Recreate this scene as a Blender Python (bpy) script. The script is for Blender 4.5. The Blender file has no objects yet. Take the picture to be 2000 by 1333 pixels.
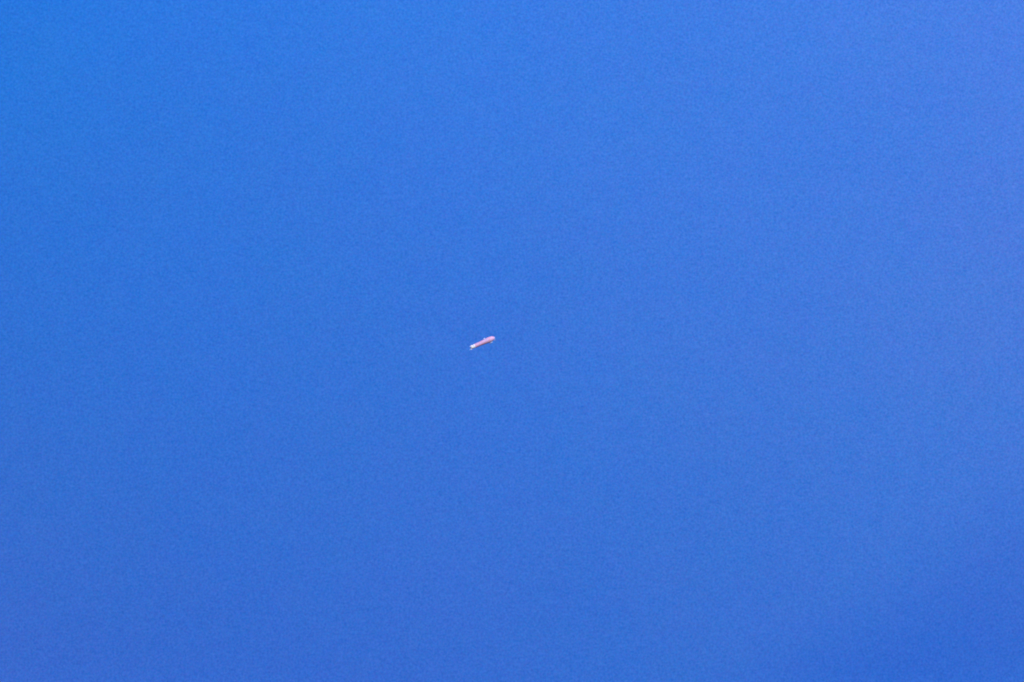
import bpy, bmesh, math
from mathutils import Vector, Matrix

sc = bpy.context.scene
R = math.radians

# ------------------------------------------------------------ camera
CAM_EL = R(28.0)
cam_d = bpy.data.cameras.new("camera")
cam_d.lens = 100.0
cam_d.sensor_width = 36.0
cam_d.clip_start = 0.1
cam_d.clip_end = 60000.0
cam = bpy.data.objects.new("camera", cam_d)
cam.location = (0, 0, 1.7)
cam.rotation_euler = (R(90) + CAM_EL, 0, 0)
sc.collection.objects.link(cam)
sc.camera = cam

# ------------------------------------------------------------ sun and sky
SUN_EL, SUN_AZ = R(13.0), R(162.0)        # azimuth clockwise from +Y: behind the right shoulder
sun_dir = Vector((math.cos(SUN_EL) * math.sin(SUN_AZ), math.cos(SUN_EL) * math.cos(SUN_AZ), math.sin(SUN_EL)))
ld = bpy.data.lights.new("sun", 'SUN')
ld.energy = 4.4
ld.angle = R(0.53)
ld.color = (1.0, 0.955, 0.93)
sun = bpy.data.objects.new("sun", ld)
sun.rotation_euler = (-sun_dir).to_track_quat('-Z', 'Y').to_euler()
sun.location = sun_dir * 100
sc.collection.objects.link(sun)

world = bpy.data.worlds.new("World")
sc.world = world
world.use_nodes = True
W = world.node_tree
for n in list(W.nodes):
    W.nodes.remove(n)


def wn(kind, **kw):
    n = W.nodes.new(kind)
    for k, v in kw.items():
        setattr(n, k, v)
    return n


def link(a, b):
    W.links.new(a, b)


sky = wn('ShaderNodeTexSky', sky_type='NISHITA', sun_disc=False, sun_elevation=SUN_EL, sun_rotation=SUN_AZ)
sky.altitude = 1500
sky.air_density = 1.0
sky.dust_density = 0.1
sky.ozone_density = 8.0

SKY_RAW = False
# clear-air tint of the sky: a gain per colour, varying slowly with direction
# (gain = c0 + c1*east + c2*height + c3*east*height, east / height measured from CENTRE)
GAIN = {'c0': (1.369, 1.435, 1.820), 'c1': (0.622, 0.207, 0.165), 'c2': (0.402, 0.602, 0.645), 'c3': (0.498, 0.067, 0.050), 'c4': (0.188, 0.055, 0.022), 'c5': (-0.055, 0.086, 0.129), 'c6': (-0.298, -0.168, -0.044)}
E0 = 0.0
H0 = math.sin(CAM_EL)

tc = wn('ShaderNodeTexCoord')
sep = wn('ShaderNodeSeparateXYZ')
link(tc.outputs['Generated'], sep.inputs[0])


def ramp(sock, centre, half):
    m = wn('ShaderNodeMapRange', clamp=True)
    link(sock, m.inputs['Value'])
    m.inputs['From Min'].default_value = centre - half
    m.inputs['From Max'].default_value = centre + half
    m.inputs['To Min'].default_value = -1.0
    m.inputs['To Max'].default_value = 1.0
    return m.outputs['Result']


def vm(op, a, b=None, scale=None):
    n = wn('ShaderNodeVectorMath', operation=op)
    for i, v in enumerate((a, b)):
        if v is None:
            continue
        if isinstance(v, (tuple, list)):
            n.inputs[i].default_value = v
        else:
            link(v, n.inputs[i])
    if scale is not None:
        if isinstance(scale, float):
            n.inputs['Scale'].default_value = scale
        else:
            link(scale, n.inputs['Scale'])
    return n.outputs[0]


east = ramp(sep.outputs['X'], E0, 0.18)
high = ramp(sep.outputs['Z'], H0, 0.106)
eh = wn('ShaderNodeMath', operation='MULTIPLY')
link(east, eh.inputs[0])
link(high, eh.inputs[1])
gain = vm('ADD', tuple(GAIN['c0']), vm('SCALE', tuple(GAIN['c1']), None, east))
gain = vm('ADD', gain, vm('SCALE', tuple(GAIN['c2']), None, high))
gain = vm('ADD', gain, vm('SCALE', tuple(GAIN['c3']), None, eh.outputs[0]))


for key, k in (('c4', (0, 0)), ('c5', (1, 1))):
    sq = wn('ShaderNodeMath', operation='MULTIPLY')
    link((east, high)[k[0]], sq.inputs[0])
    link((east, high)[k[1]], sq.inputs[1])
    gain = vm('ADD', gain, vm('SCALE', tuple(GAIN[key]), None, sq.outputs[0]))
# deeper blue low in the east
df = wn('ShaderNodeMath', operation='SUBTRACT')
link(east, df.inputs[0])
link(high, df.inputs[1])
mr = wn('ShaderNodeMapRange', clamp=True)
mr.interpolation_type = 'SMOOTHSTEP'
link(df.outputs[0], mr.inputs['Value'])
mr.inputs['From Min'].default_value = 1.3
mr.inputs['From Max'].default_value = 1.8
gain = vm('ADD', gain, vm('SCALE', tuple(GAIN['c6']), None, mr.outputs['Result']))


# uneven sky colour: wide soft patches plus a fine mottle imitating sensor grain
def mottle(scale, amp, detail=2.0):
    n = wn('ShaderNodeTexNoise', noise_dimensions='3D')
    link(tc.outputs['Generated'], n.inputs['Vector'])
    n.inputs['Scale'].default_value = scale
    n.inputs['Detail'].default_value = detail
    n.inputs['Roughness'].default_value = 0.6
    v = vm('SUBTRACT', n.outputs['Color'], (0.5, 0.5, 0.5))
    return vm('MULTIPLY', v, amp)


MOT = [(0.25, 0.08, 0.05), (0.34, 0.09, 0.05), (1.5, 0.40, 0.22)]
mot = vm('ADD', mottle(14.0, MOT[0]), mottle(120.0, MOT[1]))
mot = vm('ADD', mot, mottle(1700.0, MOT[2], 1.0))
fine = wn('ShaderNodeTexNoise', noise_dimensions='3D')
link(tc.outputs['Generated'], fine.inputs['Vector'])
fine.inputs['Scale'].default_value = 1300.0
fine.inputs['Detail'].default_value = 1.0
fs = wn('ShaderNodeMath', operation='SUBTRACT')
link(fine.outputs['Fac'], fs.inputs[0])
fs.inputs[1].default_value = 0.5
mot = vm('ADD', mot, vm('SCALE', (0.75, 0.55, 0.36), None, fs.outputs[0]))
mot = vm('ADD', mot, (1.0, 1.0, 1.0))

col = sky.outputs['Color']
if not SKY_RAW:
    col = vm('MULTIPLY', vm('MULTIPLY', col, gain), mot)
bg = wn('ShaderNodeBackground')
bg.inputs['Strength'].default_value = 0.12
link(col, bg.inputs['Color'])
wo = wn('ShaderNodeOutputWorld')
link(bg.outputs[0], wo.inputs['Surface'])

sc.view_settings.view_transform = 'Standard'
sc.view_settings.look = 'None'
sc.view_settings.gamma = 1.0
sc.view_settings.exposure = 0.0
sc.view_settings.use_curve_mapping = False
sc.cycles.filter_width = 1.9


# ------------------------------------------------------------ materials
def paint(name, base, second=None, rough=0.45, scale=0.25, bands=False, spec=0.4):
    m = bpy.data.materials.new(name)
    m.use_nodes = True
    t = m.node_tree
    b = t.nodes['Principled BSDF']
    b.inputs['Roughness'].default_value = rough
    b.inputs['Specular IOR Level'].default_value = spec
    co = t.nodes.new('ShaderNodeTexCoord')
    n = t.nodes.new('ShaderNodeTexNoise')
    n.inputs['Scale'].default_value = scale
    n.inputs['Detail'].default_value = 4
    t.links.new(co.outputs['Object'], n.inputs['Vector'])
    r = t.nodes.new('ShaderNodeValToRGB')
    r.color_ramp.elements[0].position = 0.35
    r.color_ramp.elements[1].position = 0.65
    r.color_ramp.elements[0].color = (*base, 1)
    r.color_ramp.elements[1].color = (*(second or base), 1)
    t.links.new(n.outputs['Fac'], r.inputs['Fac'])
    out = r.outputs['Color']
    if bands:      # sewn gore seams: thin darker rings along the envelope
        w = t.nodes.new('ShaderNodeTexWave')
        w.wave_type = 'BANDS'
        w.bands_direction = 'X'
        w.inputs['Scale'].default_value = 0.16
        w.inputs['Distortion'].default_value = 0.6
        t.links.new(co.outputs['Object'], w.inputs['Vector'])
        r2 = t.nodes.new('ShaderNodeValToRGB')
        r2.color_ramp.elements[0].position = 0.0
        r2.color_ramp.elements[1].position = 0.25
        r2.color_ramp.elements[0].color = (0.80, 0.72, 0.80, 1)
        r2.color_ramp.elements[1].color = (1, 1, 1, 1)
        t.links.new(w.outputs['Fac'], r2.inputs['Fac'])
        mx = t.nodes.new('ShaderNodeMix')
        mx.data_type = 'RGBA'
        mx.blend_type = 'MULTIPLY'
        mx.inputs['Factor'].default_value = 1.0
        t.links.new(out, mx.inputs[6])
        t.links.new(r2.outputs['Color'], mx.inputs[7])
        out = mx.outputs[2]
    t.links.new(out, b.inputs['Base Color'])
    return m


M_PINK = paint("pink_fabric", (0.68, 0.33, 0.44), (0.60, 0.44, 0.70), 0.55, 0.30, True)
M_WHITE = paint("white_paint", (0.86, 0.84, 0.86), (0.80, 0.80, 0.84), 0.25, 0.8)
M_PALE = paint("pale_blue_paint", (0.34, 0.48, 0.84), (0.30, 0.44, 0.82), 0.4, 0.8)
M_DARK = paint("dark_glass", (0.03, 0.04, 0.06), None, 0.15, 1.0)
M_ROPE = paint("grey_rope", (0.35, 0.42, 0.62), None, 0.8, 3.0)

# ------------------------------------------------------------ ground far below (sunlit, lights the airship from beneath)
def ground():
    bm = bmesh.new()
    n, half = 40, 30000.0
    g = [[bm.verts.new((-half + 2*half*i/n, -half + 2*half*j/n, 0.0)) for j in range(n + 1)] for i in range(n + 1)]
    for i in range(n):
        for j in range(n):
            bm.faces.new((g[i][j], g[i + 1][j], g[i + 1][j + 1], g[i][j + 1]))
    me = bpy.data.meshes.new("ground")
    bm.to_mesh(me)
    bm.free()
    m = paint("dry_grass_and_sand", (0.30, 0.27, 0.20), (0.22, 0.24, 0.15), 0.95, 0.004, False, 0.1)
    me.materials.append(m)
    o = bpy.data.objects.new("ground", me)
    o["kind"] = "structure"
    sc.collection.objects.link(o)


ground()

# ------------------------------------------------------------ airship (x forward, y left, z up, metres)
U = 40.0 / 51.0          # one unit of the sections below, in metres


def build(name, bm, mat, parent, smooth=True):
    bmesh.ops.recalc_face_normals(bm, faces=bm.faces)
    me = bpy.data.meshes.new(name)
    bm.to_mesh(me)
    bm.free()
    me.materials.append(mat)
    if smooth:
        for p in me.polygons:
            p.use_smooth = True
    o = bpy.data.objects.new(name, me)
    sc.collection.objects.link(o)
    o.parent = parent
    return o


def interp(prof, s):
    # smooth interpolation through the profile
    for i in range(len(prof) - 1):
        a, b = prof[i], prof[i + 1]
        if a[0] <= s <= b[0]:
            p0 = prof[max(i - 1, 0)]
            p3 = prof[min(i + 2, len(prof) - 1)]
            h = b[0] - a[0]
            m1 = (b[1] - p0[1]) / (b[0] - p0[0])
            m2 = (p3[1] - a[1]) / (p3[0] - a[0])
            t = (s - a[0]) / h
            return ((2*t**3 - 3*t**2 + 1) * a[1] + (t**3 - 2*t**2 + t) * h * m1
                    + (-2*t**3 + 3*t**2) * b[1] + (t**3 - t**2) * h * m2)
    return prof[-1][1]


def lathe(bm, stations, seg=48, off=(0, 0, 0)):
    rings = []
    for x, r in stations:
        if r < 1e-4:
            rings.append([bm.verts.new((x + off[0], off[1], off[2]))])
        else:
            rings.append([bm.verts.new((x + off[0], off[1] + r * math.cos(2*math.pi*k/seg),
                                        off[2] + r * math.sin(2*math.pi*k/seg))) for k in range(seg)])
    for a, b in zip(rings, rings[1:]):
        if len(a) == 1 and len(b) == 1:
            continue
        for k in range(seg):
            j = (k + 1) % seg
            if len(a) == 1:
                bm.faces.new((a[0], b[k], b[j]))
            elif len(b) == 1:
                bm.faces.new((a[k], b[0], a[j]))
            else:
                bm.faces.new((a[k], b[k], b[j], a[j]))


def ellipsoid(bm, c, r, n=16):
    m = Matrix.Translation(c) @ Matrix.Diagonal((*r, 1))
    bmesh.ops.create_uvsphere(bm, u_segments=2 * n, v_segments=n, radius=1.0, matrix=m)


def tube(bm, pts, rad, seg=8):
    pts = [Vector(p) for p in pts]
    rings = []
    for i, p in enumerate(pts):
        d = (pts[min(i + 1, len(pts) - 1)] - pts[max(i - 1, 0)]).normalized()
        a = d.orthogonal().normalized()
        b = d.cross(a)
        rings.append([bm.verts.new(p + rad * (a * math.cos(2*math.pi*k/seg) + b * math.sin(2*math.pi*k/seg))) for k in range(seg)])
    for A, B in zip(rings, rings[1:]):
        for k in range(seg):
            j = (k + 1) % seg
            bm.faces.new((A[k], B[k], B[j], A[j]))
    bm.faces.new(rings[0])
    bm.faces.new(list(reversed(rings[-1])))


PROF = [(0.4, 0.0), (1.2, 1.9), (3.5, 3.2), (7, 3.6), (11, 3.9), (17, 3.95), (24, 4.2), (31, 4.7),
        (38, 5.3), (43, 5.05), (46.5, 4.25), (49, 2.8), (50.3, 1.6), (50.8, 0.8)]
SPLIT = 10.3             # the white tail begins here
MID = 25.5


def X(s):
    return (s - MID) * U


root = bpy.data.objects.new("airship", None)
sc.collection.objects.link(root)
root["label"] = "tiny pale pink cigar-shaped airship with bright white tail end, alone in the blue sky"
root["category"] = "airship"

# envelope
bm = bmesh.new()
st = [SPLIT + (50.8 - SPLIT) * i / 60 for i in range(61)]
lathe(bm, [(X(s), interp(PROF, s) * U) for s in st])
hull = build("hull", bm, M_PINK, root)
# white tail cone
bm = bmesh.new()
st = [0.4 + (SPLIT - 0.4) * (i / 24) ** 1.6 for i in range(25)]
lathe(bm, [(X(s), max(0.0, interp(PROF, s)) * U if i else 0.0) for i, s in enumerate(st)])
tail = build("tail_cone", bm, M_WHITE, root)
# nose cap
bm = bmesh.new()
lathe(bm, [(X(49.6), 1.95 * U), (X(50.4), 1.35 * U), (X(51.0), 0.9 * U), (X(51.5), 0.4 * U), (X(51.7), 0.0)])
build("nose_cap", bm, M_PALE, root)


# tail fins: swept, tapered, with an aerofoil thickness
def fin(angle, span=4.7, s0=2.2, s1=9.6, tip0=1.0, tip1=5.4):
    bm = bmesh.new()
    ca, sa = math.cos(angle), math.sin(angle)
    rad = Vector((0, ca, sa))
    nor = Vector((0, -sa, ca))
    n = 6
    rings = []
    for i in range(n + 1):
        t = i / n
        r = (1.6 + (span - 1.6) * t) * U
        a = s0 + (tip0 - s0) * t
        b = s1 + (tip1 - s1) * t
        th = (0.45 - 0.3 * t) * U
        ring = []
        sec = [(0, 0), (0.3, .7), (0.65, 1), (0.9, .7), (1, 0), (0.9, -.7), (0.65, -1), (0.3, -.7)]
        for f, w in sec:
            s = a + (b - a) * f
            ring.append(bm.verts.new(Vector((X(s), 0, 0)) + rad * r + nor * (th * w)))
        rings.append(ring)
    for A, B in zip(rings, rings[1:]):
        for k in range(8):
            j = (k + 1) % 8
            bm.faces.new((A[k], B[k], B[j], A[j]))
    bm.faces.new(rings[0])
    bm.faces.new(rings[-1])
    f = build("tail_fin", bm, M_WHITE, root)
    # hinged rudder behind the fin
    bm = bmesh.new()
    q = []
    for r, a, b in ((2.3, s0 - 1.7, s0 - 0.1), (span - 0.1, tip0 - 1.5, tip0 + 0.0)):
        for s, w in ((a, 0.04), (b, 0.16), (b, -0.16), (a, -0.04)):
            q.append(bm.verts.new(Vector((X(s), 0, 0)) + rad * r * U + nor * (w * U)))
    for k in range(4):
        j = (k + 1) % 4
        bm.faces.new((q[k], q[4 + k], q[4 + j], q[j]))
    bm.faces.new(q[0:4])
    bm.faces.new(q[4:8])
    build("rudder", bm, M_PALE, f, smooth=False)
    return f


for a in (72, 162, 252, 342):
    if a == 252:
        fin(R(a), 3.6, 0.2, 7.8, -1.4, 3.0)
    else:
        fin(R(a), 4.1, 2.2, 9.6, 1.6, 5.4)

# gondola under the front half, with a strip of windows
bm = bmesh.new()
ellipsoid(bm, (X(40.6), 0, -6.15 * U), (3.4 * U, 1.35 * U, 1.6 * U))
gond = build("gondola", bm, M_PALE, root)
for sgn in (-1, 1):
    bm = bmesh.new()
    top, bot = [], []
    for k in range(9):
        x = X(38.7 + k * 0.5)
        q = 1.42 * U * math.sqrt(1 - ((x - X(40.6)) / (3.4 * U)) ** 2)
        for lst, z in ((top, -6.0 * U), (bot, -6.3 * U)):
            lst.append([bm.verts.new((x, sgn * q, z)), bm.verts.new((x, sgn * q * 0.8, z))])
    for k in range(8):
        for i in (0, 1):
            bm.faces.new((top[k][i], top[k + 1][i], bot[k + 1][i], bot[k][i]))
        for lst in (top, bot):
            bm.faces.new((lst[k][0], lst[k + 1][0], lst[k + 1][1], lst[k][1]))
    for k in (0, 8):
        bm.faces.new((top[k][0], top[k][1], bot[k][1], bot[k][0]))
    build("window_strip", bm, M_DARK, gond, smooth=False)

# small pod on a pylon on the upper side
bm = bmesh.new()
ellipsoid(bm, (X(31.6), 0, 5.7 * U), (2.2 * U, 1.1 * U, 1.25 * U), 12)
pod = build("top_pod", bm, M_PALE, root)
bm = bmesh.new()
tube(bm, [(X(31.6), 0, 3.8 * U), (X(31.5), 0, 5.6 * U)], 0.35 * U)
build("pylon", bm, M_PALE, pod)

# white dome added on the near tail flank to stand in for a glint
bm = bmesh.new()
ellipsoid(bm, (X(8.2), -3.2 * U, 1.9 * U), (1.7 * U, 1.0 * U, 1.4 * U), 12)
build("tail_glint_dome", bm, M_WHITE, root)
# handling line hanging under the nose
bm = bmesh.new()
tube(bm, [(X(50.6), 0, -0.6 * U), (X(50.0), 0, -2.6 * U), (X(49.2), 0, -4.6 * U), (X(48.4), 0, -6.6 * U)], 0.4 * U)
build("handling_line", bm, M_ROPE, root)

# pose: 4.3 km out, nose up to the right
DIST = 4260.0
d = Vector((-0.0104, math.cos(CAM_EL - 0.0006), math.sin(CAM_EL - 0.0006))).normalized()
root.location = Vector((0, 0, 1.7)) + d * DIST
right = Vector((1, 0, 0))
up = Vector((0, -math.sin(CAM_EL), math.cos(CAM_EL)))
tilt = R(23.3)
fwd = right * math.cos(tilt) + up * math.sin(tilt)
zax = (up * math.cos(tilt) - right * math.sin(tilt)).normalized()
yax = zax.cross(fwd).normalized()
rot = Matrix((fwd.normalized(), yax, zax)).transposed()
root.rotation_euler = rot.to_euler()
